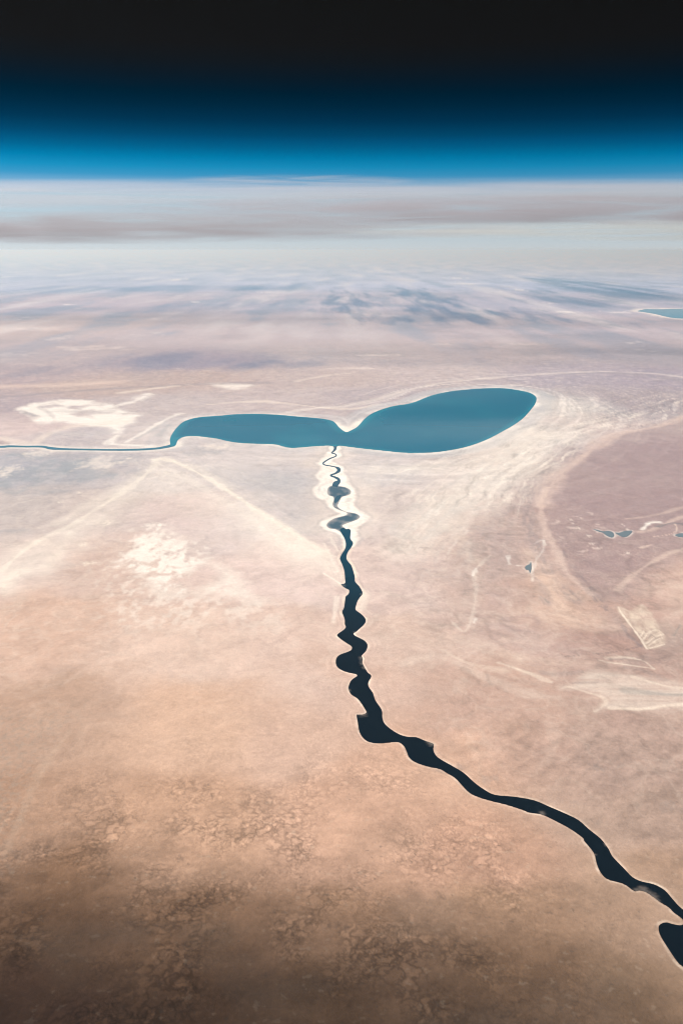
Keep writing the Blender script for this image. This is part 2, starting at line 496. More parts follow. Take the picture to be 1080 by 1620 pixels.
def blot(px, py, hw, hh, k, col=(0.03, 0.07, 0.14)):
    """ragged patch blended into the soil, a painted cloud shadow by default: half width and half height in picture rows"""
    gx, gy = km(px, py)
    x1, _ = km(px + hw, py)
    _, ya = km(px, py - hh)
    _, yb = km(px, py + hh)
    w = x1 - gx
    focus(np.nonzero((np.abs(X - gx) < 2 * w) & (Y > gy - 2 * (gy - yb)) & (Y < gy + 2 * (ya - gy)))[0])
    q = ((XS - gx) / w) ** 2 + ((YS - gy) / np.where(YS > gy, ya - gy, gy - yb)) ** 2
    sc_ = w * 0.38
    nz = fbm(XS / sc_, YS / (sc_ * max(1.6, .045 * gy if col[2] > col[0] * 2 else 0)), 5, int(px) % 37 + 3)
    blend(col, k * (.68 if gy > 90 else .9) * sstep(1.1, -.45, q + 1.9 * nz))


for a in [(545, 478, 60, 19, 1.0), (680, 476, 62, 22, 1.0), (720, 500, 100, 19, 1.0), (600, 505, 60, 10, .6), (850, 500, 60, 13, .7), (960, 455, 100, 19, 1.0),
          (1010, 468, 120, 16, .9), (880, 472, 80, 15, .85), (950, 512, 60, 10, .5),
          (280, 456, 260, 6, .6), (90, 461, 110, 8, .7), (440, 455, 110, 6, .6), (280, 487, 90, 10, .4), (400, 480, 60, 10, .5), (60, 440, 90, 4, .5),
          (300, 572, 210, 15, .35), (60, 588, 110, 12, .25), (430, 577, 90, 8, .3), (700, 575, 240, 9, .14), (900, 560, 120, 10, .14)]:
    blot(*a)  # cloud shadows painted into the soil colour as bluish patches
for a in [(280, 442, 18, 1.6), (310, 478, 9, 1.3), (822, 459, 10, 2.2), (795, 462, 5, 1.5), (720, 440, 20, 1.4), (740, 449, 30, 1.2), (900, 494, 28, 1.6),
          (975, 494, 22, 2.2), (95, 535, 22, 5), (60, 520, 50, 4), (150, 551, 70, 5), (870, 480, 14, 1.2), (400, 432, 5, 1), (8, 438, 10, 2), (420, 462, 15, 1),
          (110, 482, 12, 1), (840, 545, 40, 2), (700, 545, 30, 2), (600, 562, 40, 2), (560, 583, 50, 3)]:
    blot(*a, 0.42 if a[1] > 500 else .75, (0.60, 0.52, 0.47) if a[1] > 500 else (0.7, 0.66, 0.62))
# salt edge round the far lake
blend(WHITE, 0.7 * (1 - sstep(0.2, 2.2, d_far + 1.0 * WA)))
# bright pan above the left lobe
m, sd = patch([(340, 611), (352, 607), (370, 606.5), (388, 608.5), (397, 611), (385, 615), (368, 616), (360, 613.5)], 0.9, 1.2)
blend((0.62, 0.57, 0.52), .75 * m)
for ln in ([(190, 622), (250, 614), (310, 608), (352, 606)], [(330, 640), (420, 636), (540, 648), (600, 640)]):
    m, d, s = line(ln, 0.6, 3)
    blend(CREAM, 0.6 * m)
m, d, s = line([(470, 603), (520, 594), (560, 590)], 0.5, 3)
blend(CREAM, 0.5 * m)
# escarpment behind the left pan
m, d, s = line([(-60, 633), (60, 624), (170, 616), (260, 610.5), (330, 607.5), (420, 606)], 1.3, 5, .3)
blend((0.22, 0.18, 0.185), 0.55 * m)
m, d, s = line([(0, 612), (60, 611), (120, 609), (180, 605)], 2.6, 8, .8)
blend((0.5, 0.38, 0.32), 0.5 * m)
# far shore terrace of the right lobe
m, d, s = line([(430, 664), (470, 650), (520, 645), (545, 643), (590, 634), (640, 619), (700, 606), (780, 598), (860, 592), (960, 588), (1040, 592), (1090, 599)], 0.55, 4, .25)
blend((0.60, 0.54, 0.49), 0.4 * m)
m, d, s = line([(890, 592), (960, 590.5), (1030, 596), (1085, 604)], 0.9, 4, .3)
blend((0.22, 0.19, 0.2), 0.5 * m)

# strand lines: old shores wrapped round the lake
ext = (~in_lake) * np.exp(-d_lake / 5.0)
right = sstep(-6, 6, X)
st = perlin((d_lake + 0.25 * WA) / 0.55, s_lake / 9.0) * 0.6 + perlin((d_lake + 0.2 * WA) / 0.22, s_lake / 5.0 + 9) * 0.5
tone(1 + ext * st * (0.14 + 0.22 * right))
blend(WHITE, ext * right * 0.6 * sstep(0.15, 0.5, st + 0.25 * WB))
# wet grey margin, then white rim
south = sstep(0.2, 0.9, fbm(s_lake / 6.0, s_lake * 0, 2, 5) + 0.55)
blend((0.34, 0.34, 0.35), (~in_lake) * 0.55 * (1 - sstep(0.35, 0.85, np.abs(d_lake - 0.65 + 0.25 * WA))) * (0.35 + 0.65 * right))
blend(WHITE, (~in_lake) * (1 - sstep(0.02, 0.65, d_lake + 0.18 * WC + .15 * WA)) * (.42 + 1.0 * fbm(X / 1.5, Y / 1.5, 3, 87)))
m, sd = patch([(526, 668), (533, 677), (541, 683), (549, 686), (560, 682), (568, 674), (575, 666), (560, 668), (549, 674), (538, 670)], 0.35, 0.3)
blend((0.66, 0.60, 0.53), 0.8 * m)
# swirling salt right of the lake
for ln, w, k in (([(852, 619), (873, 625), (890, 628), (904, 632), (914, 643), (920, 655), (915, 664), (895, 676), (856, 695.5), (820, 722), (790, 742), (740, 772), (690, 806), (655, 842)], .30, .75),
                 ([(905, 630), (930, 632), (952, 637), (974, 650), (990, 659), (998, 664.5), (980, 667), (964, 669), (928, 676), (890, 695), (840, 725), (780, 765), (730, 800)], .26, .6),
                 ([(930, 648), (950, 645), (968, 654), (982, 664), (960, 668)], .25, .6), ([(1038, 638), (1046, 648), (1052, 657), (1045, 665)], .3, .6),
                 ([(880, 640), (894, 650), (888, 662), (870, 676)], .22, .5), ([(1062, 622), (1068, 640), (1064, 655)], .3, .4),
                 ([(760, 700), (720, 716), (690, 730), (640, 745)], .22, .5), ([(870, 700), (820, 742), (770, 790), (720, 850), (690, 890)], .5, .30),
                 ([(640, 870), (660, 848), (690, 815), (730, 790)], .16, .6), ([(700, 905), (712, 870), (740, 840)], .2, .35)):
    m, d, s = line(ln, w, 3, .8)
    brk = sstep(-0.25, 0.25, fbm(s / 1.4, d / 0.25, 4, 13))
    blend(WHITE, k * m * brk * sstep(-.45, .2, fbm(s / 4.0, d * 0 + w, 3, 44)))
    m2 = (1 - sstep(w * 1.2, w * 4, np.abs(d - w * 2.4) * 2))
    blend(GREY, 0.35 * k * m2 * brk)
m, sd = patch([(930, 660), (945, 655), (965, 658), (975, 664), (955, 668), (935, 668)], .4, .5)
blend((0.30, 0.25, 0.24), 0.45 * m)

STRIP = [(1120, 645), (1080, 659.5), (1060.7, 668), (1036.7, 676.3), (1000.5, 682.3), (969.3, 689.5), (947.6, 700.4), (926, 719.6), (901.9, 738.9), (880, 753),
         (864, 772), (855, 800), (860, 835), (878, 870), (899, 910), (936, 942)]
PLAIN = STRIP + [(970, 950), (1010, 935), (1045, 905), (1090, 880), (1200, 850), (1250, 700)]
_, sd = patch(PLAIN, 6.0, .3)
plain_sd = full(sd)


# old flow lines: combed streaks between lake and strip, and beside the beach ridges
def combed(px, reach, keep, a0, seed, light=.5, dark=.22):
    g = ground_curve(px, False, 4)
    box_of(g, reach)
    d, s, _ = seg_dist(XS, YS, g, False, reach * 1.1)
    dw = d + .35 * WAS + .06 * WCS
    q = .55 * perlin(dw / .42, s / 5.0 + seed) + .45 * perlin(dw / .17, s / 2.6 + seed * 2) + .3 * perlin(dw / .07, s / 1.3)
    f = keep() * sstep(0, .8, plain_sd[CUR]) * sstep(30.8, 37, YS) * sstep(reach, reach * .3, d) * (~wet[CUR]) * sstep(-.5, .3, fbm(XS / 2.5, YS / 2.5, 3, seed)) * a0
    tone(1 - dark * f * sstep(.05, .6, -q))
    blend((0.62, 0.56, 0.49), light * f * sstep(.12, .6, q))


combed([(1120, 640), (1060, 664), (1000, 679), (947, 697), (901, 736), (870, 760), (850, 800), (845, 850)], 9.0,
       lambda: sstep(-3, 2, XS) * sstep(d_riv[CUR] * 0 + .2, 1.2, np.minimum(d_riv[CUR], d_sha[CUR])), 1.0, 3)
combed([(250, 727), (220, 760), (150, 808), (52, 862), (-40, 925)], 4.5, lambda: sstep(-1, -5, XS), .6, 8, .35, .2)
combed([(262, 727), (350, 770), (450, 835), (520, 880)], 3.2, lambda: sstep(1.0, -1.0, XS), .6, 14, .35, .15)

# pale winding strip and the dark plain it bounds
m, sd = patch(PLAIN, 0.5, 0.5, 5)
blend(MAUVE, 0.62 * m * (1 + 0.3 * WAS))
m, d, s = line(STRIP[:12], 0.75, 4, .7)
tn = fbm(s / 1.5, d / .2, 4, 3)
blend((0.50, 0.385, 0.33), 0.55 * m * (0.85 + 0.7 * tn))
m, d, s = line(STRIP[10:], 0.28, 4, .5)
blend((0.50, 0.385, 0.33), 0.5 * m)
m, d, s = line([(840, 770), (832, 800), (838, 840), (858, 885), (880, 920), (915, 955)], 0.35, 3, .8)
blend((0.21, 0.16, 0.155), 0.6 * m * sstep(-.3, .2, fbm(s / .6, d / .2, 4, 6)))
m, d, s = line([(885, 860), (905, 900), (930, 925), (945, 950), (975, 985)], 0.22, 3, .9)
blend((0.17, 0.13, 0.13), 0.6 * m * sstep(-.2, .3, fbm(s / .5, d / .15, 4, 16)))
for ln, w, k in (([(1090, 800), (1040, 815), (990, 822)], .3, .4), ([(1085, 868), (1040, 885), (995, 915), (975, 935)], .22, .5), ([(1090, 815), (1062, 825), (1030, 838), (1010, 842)], .2, .5),
                 ([(1066, 829), (1070, 838), (1060, 845), (1030, 850)], .06, .8), ([(1012, 868), (1030, 863)], .1, .7)):
    m, d, s = line(ln, w, 2, .8)
    blend((0.50, 0.39, 0.33), k * m)
m, d, s = line([(1040, 834), (1060, 829), (1085, 831)], .22, 2, .6)
blend((0.12, 0.11, 0.12), .75 * m)
m, d, s = line([(1015, 838), (1028, 828), (1042, 827)], .2, 2, .9)
blend(WHITE, .85 * m)
m, sd = patch([(885, 820), (925, 812), (960, 835), (965, 870), (930, 885), (900, 860)], 1.2, .5)
sp = fbm(XS / .45, YS / .6, 4, 71)
blend((0.6, 0.5, 0.44), .55 * m * sstep(.2, .4, sp))
for bx, by, bw, bh in ((915, 836, 7, 2.5), (931, 848, 6, 3), (992, 876, 6, 3), (991, 837, 5, 1.5), (985, 831, 2.5, 2), (903, 823, 4, 2), (935, 861, 5, 2), (905, 829, 3, 2)):
    blot(bx, by, bw, bh, .7, (0.60, 0.52, 0.46))
blend(WHITE, .6 * (1 - sstep(0.02, 0.13, d_pond + .05 * WC)) * sstep(-.3, .2, WC))

# dune ridge between plain and valley, lower right
m, sd = patch([(1000, 930), (1030, 910), (1060, 895), (1120, 880), (1130, 990), (1060, 985), (1040, 950)], 1.2, .6)
dl = perlin(XS / 2.5 + .8 * YS, YS / .35 - XS * .35)
blend((0.52, 0.40, 0.33), .5 * m * (0.8 + .5 * dl))
# orange sand tongue and scrub left of the strip's tail
for ln, w, k, col in (([(850, 880), (870, 930), (900, 985), (960, 1000), (985, 990)], .55, .35, (0.54, 0.40, 0.32)), ([(845, 915), (862, 935), (868, 958), (855, 945)], .3, .45, (0.22, 0.19, 0.19)),
                      ([(800, 980), (835, 975), (850, 985), (840, 1000), (780, 990)], .35, .35, MAUVE), ([(775, 940), (782, 943)], .2, .5, MAUVE), ([(860, 948), (868, 955)], .15, .7, (0.15, 0.15, 0.15)),
                      ([(840, 965), (870, 985), (880, 1005), (855, 1018), (800, 1010)], .4, .3, (0.52, 0.40, 0.33)),
                      ([(775, 880), (750, 905), (752, 930), (748, 970), (735, 1000), (715, 985)], .10, .55, CREAM), ([(752, 900), (747, 912)], .09, .8, WHITE), ([(752, 980), (749, 985)], .08, .8, WHITE),
                      ([(803, 882), (806, 892), (828, 896)], .07, .9, WHITE), ([(803, 880), (805, 893)], .10, .9, WHITE), ([(844, 862), (858, 855), (858, 872), (848, 885), (842, 905), (842, 920)], .08, .7, WHITE),
                      ([(741, 870), (747, 885), (750, 887)], .22, .5, (0.24, 0.2, 0.19)), ([(852, 866), (846, 873)], .09, .8, (0.13, 0.13, 0.13)),
                      ([(700, 830), (730, 850), (742, 880), (750, 890)], .5, .35, CREAM), ([(770, 840), (790, 880), (780, 910)], .8, .25, MAUVE)):
    m, d, s = line(ln, w, 2.5, .9)
    blend(col, k * m * (0.75 + .6 * fbm(s / .5, d / .12, 3, 8)))
for ln, w, k, col in (([(800, 850), (812, 900), (790, 960), (820, 1010), (900, 1030)], 1.0, .22, MAUVE), ([(830, 870), (858, 915), (888, 960), (940, 985), (985, 995)], .8, .28, (0.55, 0.41, 0.325)),
                      ([(905, 895), (930, 935), (965, 965), (985, 1000)], .45, .3, (0.20, 0.155, 0.15)), ([(720, 1010), (800, 1035), (880, 1050), (960, 1052)], .6, .25, (0.52, 0.41, 0.34)),
                      ([(1085, 1010), (1040, 1040), (1000, 1050)], .7, .3, (0.24, 0.19, 0.175)), ([(745, 860), (735, 920), (745, 975)], .5, .22, (0.30, 0.245, 0.225)),
                      ([(640, 1050), (700, 1040), (760, 1070), (840, 1100), (880, 1105)], .5, .25, CREAM)):
    m, d, s = line(ln, w, 3, 1.2)
    blend(col, k * m * (0.8 + .7 * fbm(s / .9, d / .15, 4, 12)))
for ln, w, k, col in (([(905, 700), (872, 735), (845, 770), (835, 800), (842, 850), (868, 905)], .5, .45, (0.27, 0.215, 0.205)), ([(800, 800), (790, 840), (800, 880), (775, 920)], .7, .3, (0.30, 0.245, 0.225)),
                      ([(845, 642), (838, 655), (820, 674), (790, 693), (755, 708), (715, 717)], .45, .5, (0.36, 0.345, 0.335)), ([(870, 640), (858, 662), (830, 690), (780, 716), (720, 735), (650, 742)], .5, .4, (0.38, 0.35, 0.325))):
    m, d, s = line(ln, w, 3, .9)
    blend(col, k * m * sstep(-.5, .2, fbm(s / 1.2, d / .12, 4, 22)))
# pale worked ground with fingers
FAN = [(977.6, 960.2), (982.8, 971.9), (995.7, 988.7), (1010, 1006.9), (1023, 1027.6), (1050, 1021), (1050, 1003), (1036, 982.2), (1020.4, 961.5), (1013.9, 957.6), (1002.2, 964),
       (995.7, 969.3), (989.3, 965.4)]
fan_m, fan_sd = patch(FAN, 0.05, .12, 2)
fan_sd = full(fan_sd)
fz = fbm(XS / .15, YS / .5, 4, 91)
blend((0.50, 0.41, 0.33), .70 * fan_m * (.75 + .9 * fz))
for ln, w, k in (([(977, 961), (983, 972), (996, 989), (1010, 1008), (1022, 1027)], .05, .9), ([(1024, 1027), (1036, 1024), (1050, 1020)], .05, .9), ([(1021, 1019), (1036, 1008), (1050, 1003)], .04, .7),
                 ([(1016, 1013), (1026, 1001), (1036, 997)], .035, .7), ([(1012, 1008), (1018, 998)], .03, .7), ([(1025, 1022), (1037, 1013), (1046, 1010)], .035, .7)):
    m, d, s = line(ln, w, 1, .5)
    blend((0.62, 0.53, 0.44), k * m)
for ln in ([(1019, 1016), (1031, 1004), (1045, 998)], [(1014, 1010), (1022, 999)], [(1023, 1021), (1037, 1011), (1048, 1006)], [(1027, 1003), (1038, 1011)], [(1025, 1025), (1040, 1017), (1050, 1014)]):
    m, d, s = line(ln, .028, 1, .4)
    blend((0.22, 0.17, 0.15), .7 * m)
m, d, s = line([(984, 990), (992, 1004), (1004, 1016), (1013, 1024)], .10, 1.5, .8)
blend((0.20, 0.16, 0.16), .5 * m)
# dry stream cut
m, d, s = line([(894, 1041), (920, 1037.5), (950, 1035.3), (990, 1029), (1015, 1022)], .06, 1, 1.2)
blend((0.12, 0.09, 0.09), .65 * m * sstep(-.3, .1, WCS))
m, d, s = line([(1075, 990), (1065, 1006)], .12, 1, 1)
blend((0.18, 0.16, 0.15), .5 * m)
# playa, lower right
PLAYA = [(886.5, 1091.3), (898.7, 1085), (921, 1069), (945.6, 1062.8), (972, 1067), (1012.8, 1071), (1080, 1082), (1150, 1088), (1150, 1132), (1080, 1126), (1043, 1125), (1002.6, 1123),
         (960, 1121), (941.5, 1127), (957.8, 1113.7), (949.6, 1103.5), (921, 1096)]
pl_m, pl_sd = patch(PLAYA, .22, .22, 3)
pl_sd = full(pl_sd)
ps = perlin(XS / 2.2 + YS * .15, YS / .22 + XS * .04) + .5 * perlin(XS / .9, YS / .1 + 7)
blend((0.48, 0.40, 0.345), .75 * pl_m * (.8 + .5 * ps))
m, d, s = line([(1130, 1102), (1065, 1101), (1025, 1098), (990, 1094)], .35, 2, .7)
blend((0.24, 0.22, 0.2), .62 * m)
for ln, w, k in (([(941, 1127), (957, 1114), (951, 1104), (925, 1096), (898, 1088), (888, 1091)], .10, .5), ([(965, 1122), (1010, 1123), (1045, 1119), (1080, 1116), (1120, 1118)], .11, .75),
                 ([(960, 1043), (985, 1041), (1015, 1046), (1033, 1060)], .10, .6), ([(948, 1046), (970, 1050), (1000, 1054), (1033, 1060)], .08, .6), ([(1000, 1072), (1050, 1086), (1090, 1092)], .1, .5),
                 ([(790, 1050), (830, 1064), (870, 1080)], .14, .55), ([(700, 1030), (740, 1050), (790, 1062)], .25, .3)):
    m, d, s = line(ln, w, 2, .8)
    blend((0.62, 0.53, 0.44), k * m * (.7 + .6 * fbm(s / .8, d / .06, 3, 2)))
for ln, w, k in (([(965, 1044), (990, 1043)], .12, .5), ([(985, 1058), (1010, 1060), (1050, 1078)], .2, .3), ([(860, 1066), (890, 1068), (920, 1064)], .2, .4), ([(905, 1082), (945, 1081)], .1, .45)):
    m, d, s = line(ln, w, 2, .8)
    blend((0.22, 0.18, 0.165), k * m)

# left salt flat
PAN = [(30, 648.7), (41.5, 642), (65, 637), (104, 633), (150, 634.5), (168.5, 639.6), (181.5, 645), (207, 652.6), (231, 655), (215, 663), (196, 675), (192, 686), (181.5, 691.5), (180, 679),
       (155.6, 676), (104, 668), (72.6, 672), (52, 663), (36, 654)]
pan_m, pan_sd = patch(PAN, .35, .7, 6)
pan_sd = full(pan_sd)
pw = fbm(XS / 3.2, YS / 3.2, 5, 61)
blend((0.60, 0.555, 0.51), pan_m * (.9 - .8 * sstep(.0, .3, pw)))
m, sd = patch([(190, 641), (212, 634), (222, 625), (236, 622.5), (236, 628), (222, 634), (205, 639)], .4, .7)
blend((0.60, 0.555, 0.51), .85 * m)
for ln, w, k, col in (([(104, 650), (140, 652), (172, 650)], .9, .5, (.40, .36, .34)), ([(38, 651), (56, 659)], .35, .75, (.25, .22, .22)), ([(60, 645), (76, 652), (86, 662)], .4, .5, (.33, .29, .28)),
                      ([(0, 693), (30, 700), (55, 701), (75, 688), (110, 676), (150, 672), (185, 668)], .8, .5, CREAM), ([(200, 700), (230, 683), (262, 664), (285, 655)], .35, .7, WHITE),
                      ([(215, 695), (240, 682), (262, 668)], .22, .5, GREY), ([(250, 690), (268, 672)], .25, .5, GREY), ([(185, 690), (172, 702), (190, 704), (240, 706)], .5, .7, WHITE),
                      ([(40, 668), (60, 660)], .9, .3, MAUVE), ([(100, 686), (140, 688), (170, 684)], 1.4, .3, (.36, .34, .33)), ([(0, 700), (8, 702)], .4, .6, MAUVE)):
    m, d, s = line(ln, w, 4, .7)
    blend(col, k * m)
# flats under the west river
for a in [(20, 755, 75, 26, .75), (110, 735, 60, 15, .8), (150, 752, 70, 12, .6), (40, 720, 60, 9, .65), (200, 728, 28, 9, .4), (60, 780, 60, 7, .3), (20, 841, 45, 7, .35), (320, 716, 40, 9, .4), (440, 780, 45, 40, .2), (470, 830, 30, 25, .22), (480, 800, 40, 30, .15)]:
    blot(*a, (0.22, 0.23, 0.245))
for a in [(8, 747, 22, 13, .7), (60, 718, 28, 7, .6), (160, 733, 38, 13, .6), (97, 795, 8, 2.0, .8), (345, 707, 32, 6, .75), (203, 726, 6, 2, .9)]:
    blot(*a, (0.58, 0.51, 0.45))
# beach ridges meeting in a point, pale slope inside them
m, sd = patch([(250, 730), (300, 748), (350, 774), (400, 806), (450, 838), (500, 868), (520, 885), (500, 910), (420, 880), (340, 830), (270, 790), (210, 800), (140, 850), (60, 900), (0, 925), (0, 905), (52, 864), (150, 810), (220, 762)], 1.3, .5)
blend((0.60, 0.535, 0.465), .28 * m)
m, sd = patch([(380, 795), (440, 833), (500, 870), (525, 900), (480, 890), (420, 850)], .7, .35)
blend((0.62, 0.56, 0.49), .5 * m)
m, sd = patch([(330, 740), (420, 750), (500, 760), (505, 840), (470, 835), (400, 795)], 1.2, .5)
blend((0.34, 0.325, 0.315), .28 * m)
for ln, w, k in (([(250, 727), (240, 742), (220, 760), (190, 782), (150, 808), (100, 838), (52, 862), (0, 905)], .30, .6), ([(244, 728), (262, 727), (300, 742), (350, 770), (400, 803), (450, 835), (490, 860), (520, 880)], .32, .8),
                 ([(262, 727), (310, 741), (370, 775)], .5, .3), ([(232, 745), (160, 790), (90, 830)], .7, .3), ([(420, 822), (470, 855), (525, 900), (535, 925)], .6, .35)):
    m, d, s = line(ln, w, 3, .5)
    blend((0.62, 0.56, 0.48), k * m * (.8 + .5 * fbm(s / 1.5, d / .1, 3, 4)))
for ln, w, k in (([(250, 745), (285, 752), (335, 782), (385, 815), (435, 848), (480, 876)], .75, .3), ([(236, 757), (200, 785), (155, 816), (105, 846)], .6, .2),
                 ([(120, 850), (60, 880), (10, 925)], .9, .2), ([(860, 690), (800, 735), (730, 785), (670, 835), (640, 870)], 2.3, .52), ([(830, 680), (780, 710), (700, 738), (600, 745)], 1.5, .35),
                 ([(880, 640), (905, 655), (880, 685)], 2.4, .3), ([(590, 740), (580, 790), (590, 830)], .6, .25)):
    m, d, s = line(ln, w, 3, .5)
    blend((0.60, 0.54, 0.475), k * m * (.8 + .4 * fbm(s / 1.5, d / .1, 3, 4)))
combed([(1120, 640), (1060, 664), (1000, 679), (947, 697), (901, 736), (870, 760), (850, 800), (845, 850)], 10.0,
       lambda: sstep(-3, 2, XS) * sstep(.2, 1.2, np.minimum(d_riv[CUR], d_sha[CUR])), 1.0, 21, .6, .30)
combed([(262, 727), (350, 770), (450, 835), (520, 880)], 2.6, lambda: sstep(1.5, 0, XS), .7, 25, .35, .14)
# streaked salt at the far left
m, sd = patch([(161, 818), (140, 838), (110, 868), (88, 890), (60, 915), (40, 930), (13, 955), (-30, 980), (-60, 930), (0, 898), (30, 880), (52, 860), (100, 835)], .9, .55)
sk = perlin(XS / .9 + YS / 3.2, YS / 2.4 - XS / 1.6) + .7 * fbm(XS / .6, YS / 1.2, 4, 19)
blend((0.60, 0.53, 0.455), .62 * m * sstep(-.2, .5, sk))
for bx, by, bw, bh in ((140, 892, 14, 4), (132, 862, 10, 4), (170, 828, 12, 6), (125, 780, 6, 2)):
    blot(bx, by, bw, bh, .7, (0.62, 0.55, 0.47))
# big blotchy salt patch left of centre
SALT = [(201.5, 841.5), (222, 844.4), (237, 834), (260.7, 829.6), (272.6, 844.4), (287.4, 856.3), (305, 865), (320, 883), (308, 903.7), (296, 912.6), (296, 933), (263.7, 936.3), (243, 930.4),
        (234, 912.6), (213.3, 909.6), (186.7, 886), (204.4, 862)]
salt_m, salt_sd = patch(SALT, .42, .8, 5)
salt_sd = full(salt_sd)


def salt_noise():
    return fbm(XS / .8, YS / 1.3, 6, 77), fbm(XS / .25, YS / .5, 4, 78)


sn, sn2 = salt_noise()
blend((0.60, 0.54, 0.485), salt_m * (.92 - .85 * sstep(-.08, .34, sn + .8 * sn2)))
m, sd = patch([(334.8, 892), (355.6, 903.7), (376, 918.5), (394, 939), (409, 954), (367, 944), (320, 934), (349.6, 918.5), (352.6, 906.7)], .5, .4)
sn, sn2 = salt_noise()
blend((0.60, 0.54, 0.48), .8 * m * (.9 - .6 * sstep(.1, .4, sn)))
m, sd = patch([(225, 930), (270, 930), (300, 940), (380, 945), (430, 985), (300, 985), (235, 990)], 1.3, .6)
sn, sn2 = salt_noise()
blend((0.60, 0.54, 0.48), .5 * m * sstep(-.2, .35, sn2 + sn))
m, sd = patch([(170, 890), (230, 910), (240, 960), (200, 990), (170, 940)], 1.0, .6)
sn, sn2 = salt_noise()
blend((0.60, 0.54, 0.48), .4 * m * sstep(.0, .3, sn2))

# river: narrow bright banks, broad salt round the meanders
rw = 0.035 + 0.05 * sstep(18, 30, Y)
rim = 1 - sstep(rw * .7, rw * 1.9, d_riv + .02 * WC + .02 * WA)
blend((0.60, 0.50, 0.41), rim * (~in_riv) * (.38 + .2 * sstep(15, 24, Y) + .9 * fbm(X / .4, Y / .4, 3, 66)))
bank = np.exp(-d_riv / .25) * perlin(s_riv / .8, d_riv / .045) * sstep(13, 16, Y)
tone(1 + .24 * bank)
gut = np.minimum(np.minimum(d_sha, d_crk), np.where(Y > 30.5, d_riv, 1e3))
blend(CREAM, .35 * (1 - sstep(.4, 1.4, gut + .35 * WA)))
wsalt = .26 + .32 * fbm(X / .6, Y / .8, 3, 55)
blend((0.63, 0.575, 0.52), .9 * (1 - sstep(wsalt * .3, wsalt * 1.2, gut + .16 * WC + .08 * WA)))
BENDS = [(524, 706), (520, 715), (512, 723), (503, 732), (508, 741), (500, 752), (506, 762), (497, 772), (495, 782), (503, 790), (515, 793), (520, 800), (528, 808), (536, 813), (522, 818),
         (511, 825), (511, 834), (520, 840), (534, 844), (541, 853), (541, 862), (546, 868), (552, 868), (562, 862), (566, 852), (560, 842), (567, 832), (579, 825), (583, 818), (576, 811),
         (564, 805), (557, 797), (561, 787), (562, 776), (552, 766), (549, 755), (543, 747), (542, 738), (528, 732), (524, 727), (538, 722), (536, 708)]
m, sd = patch(BENDS, .09, .14)
blend((0.64, 0.585, 0.53), .85 * m)
blend((0.33, 0.30, 0.29), .35 * (1 - sstep(.02, .09, np.abs(sd - .12))))
m, sd = patch([(498, 774), (508, 770), (518, 774), (517, 782), (508, 785), (500, 782)], .1, .12)
blend((0.42, 0.40, 0.39), .5 * m * sstep(-.2, .3, fbm(XS / .12, YS / .3, 4, 5)))
m, sd = patch([(548, 788), (556, 789), (553, 794), (546, 793)], .06, .08)
blend((0.40, 0.37, 0.35), .6 * m)
edge_ = np.abs(gut - wsalt * 1.25 + .06 * WC)
blend((0.36, 0.32, 0.30), .30 * (1 - sstep(.02, .10, edge_)) * (gut < 5))
wr = np.minimum(d_west, 1e3)
blend((0.60, 0.55, 0.49), .55 * (1 - sstep(.15, .55, wr + .15 * WA)))
# side bar and cove spits
m, d, s = line([(512, 908), (528, 917), (539, 924)], .10, 1, .8)
blend((0.64, 0.57, 0.5), .85 * m)
m, d, s = line([(562, 905), (572, 925), (582, 938), (583, 944)], .05, 1, .4)
blend((0.30, 0.24, 0.22), .5 * m)
m, sd = patch([(569, 929), (577, 932), (583, 940), (580, 955), (572, 966), (565, 962), (568, 945), (575, 938)], .12, .1)
blend(CREAM, .7 * m)
for ln in ([(512, 860), (525, 885), (535, 905)], [(522, 850), (535, 872)], [(533, 945), (527, 985)]):
    m, d, s = line(ln, .12, 1, .8)
    blend((0.62, 0.55, 0.48), .5 * m)
# mottled dark scrub right of the bend
for a in [(620, 862, 42, 18, .35), (592, 885, 22, 10, .25), (735, 1180, 60, 12, .15), (710, 1215, 30, 10, .45), (775, 1235, 25, 8, .4), (945, 1215, 18, 7, .5), (1060, 1280, 26, 12, .4), (880, 1270, 40, 6, .4), (930, 1300, 26, 8, .4)]:
    blot(*a, (0.2, 0.165, 0.15))

# foreground: brown crust with paler worm-like flakes
focus(np.nonzero((RD < 24) & (Y > 0))[0])
RS = RD[CUR]
fg = sstep(19.0, 12.5, RS)
vm = fbm(XS / .22 + .4 * WCS, YS / .22 + .4 * WB[CUR], 3, 33)
vr = 1 - np.abs(vm) * 3.0
lf = fbm(XS / 1.6, YS / 1.6, 4, 36)
zone = sstep(-.35, .25, lf) * fg * sstep(6.0, 1.0, XS)
zn = [sstep(-.35, .2, fbm(XS / q, YS / q, 3, 70 + i)) for i, q in enumerate((1.1, .8, .6))]
tone(1 - zone * zn[0] * (.33 * sstep(.35, .95, vr) - .24 * sstep(.1, .4, vm)))
vm3 = fbm(XS / .10 + .5 * WCS, YS / .12 + .3 * WB[CUR], 3, 34)
tone(1 - zone * zn[1] * (.29 * sstep(.4, .95, 1 - np.abs(vm3) * 3) - .22 * sstep(.15, .4, vm3)))
vm4 = fbm(XS / .8 + .6 * WCS, YS / .6 + .6 * WB[CUR], 6, 37)
tone(1 + fg * .36 * vm4)
blend((0.42, 0.33, 0.255), fg * .22 * zn[2] * sstep(.26, .46, fbm(XS / .16, YS / .13, 4, 38)))
blend((0.10, 0.075, 0.06), fg * .5 * zn[0] * sstep(.36, .46, fbm(XS / .13, YS / .10, 4, 40)))
vm2 = fbm(XS / .09 + .3 * WCS, YS / .11, 3, 39)
tone(1 + .12 * sstep(24, 14, RS) * vm2)
blend(BROWN, fg * .30 * sstep(.05, .5, fbm(XS / 2.2, YS / 1.6, 5, 58)) * sstep(15.5, 11.5, RS))
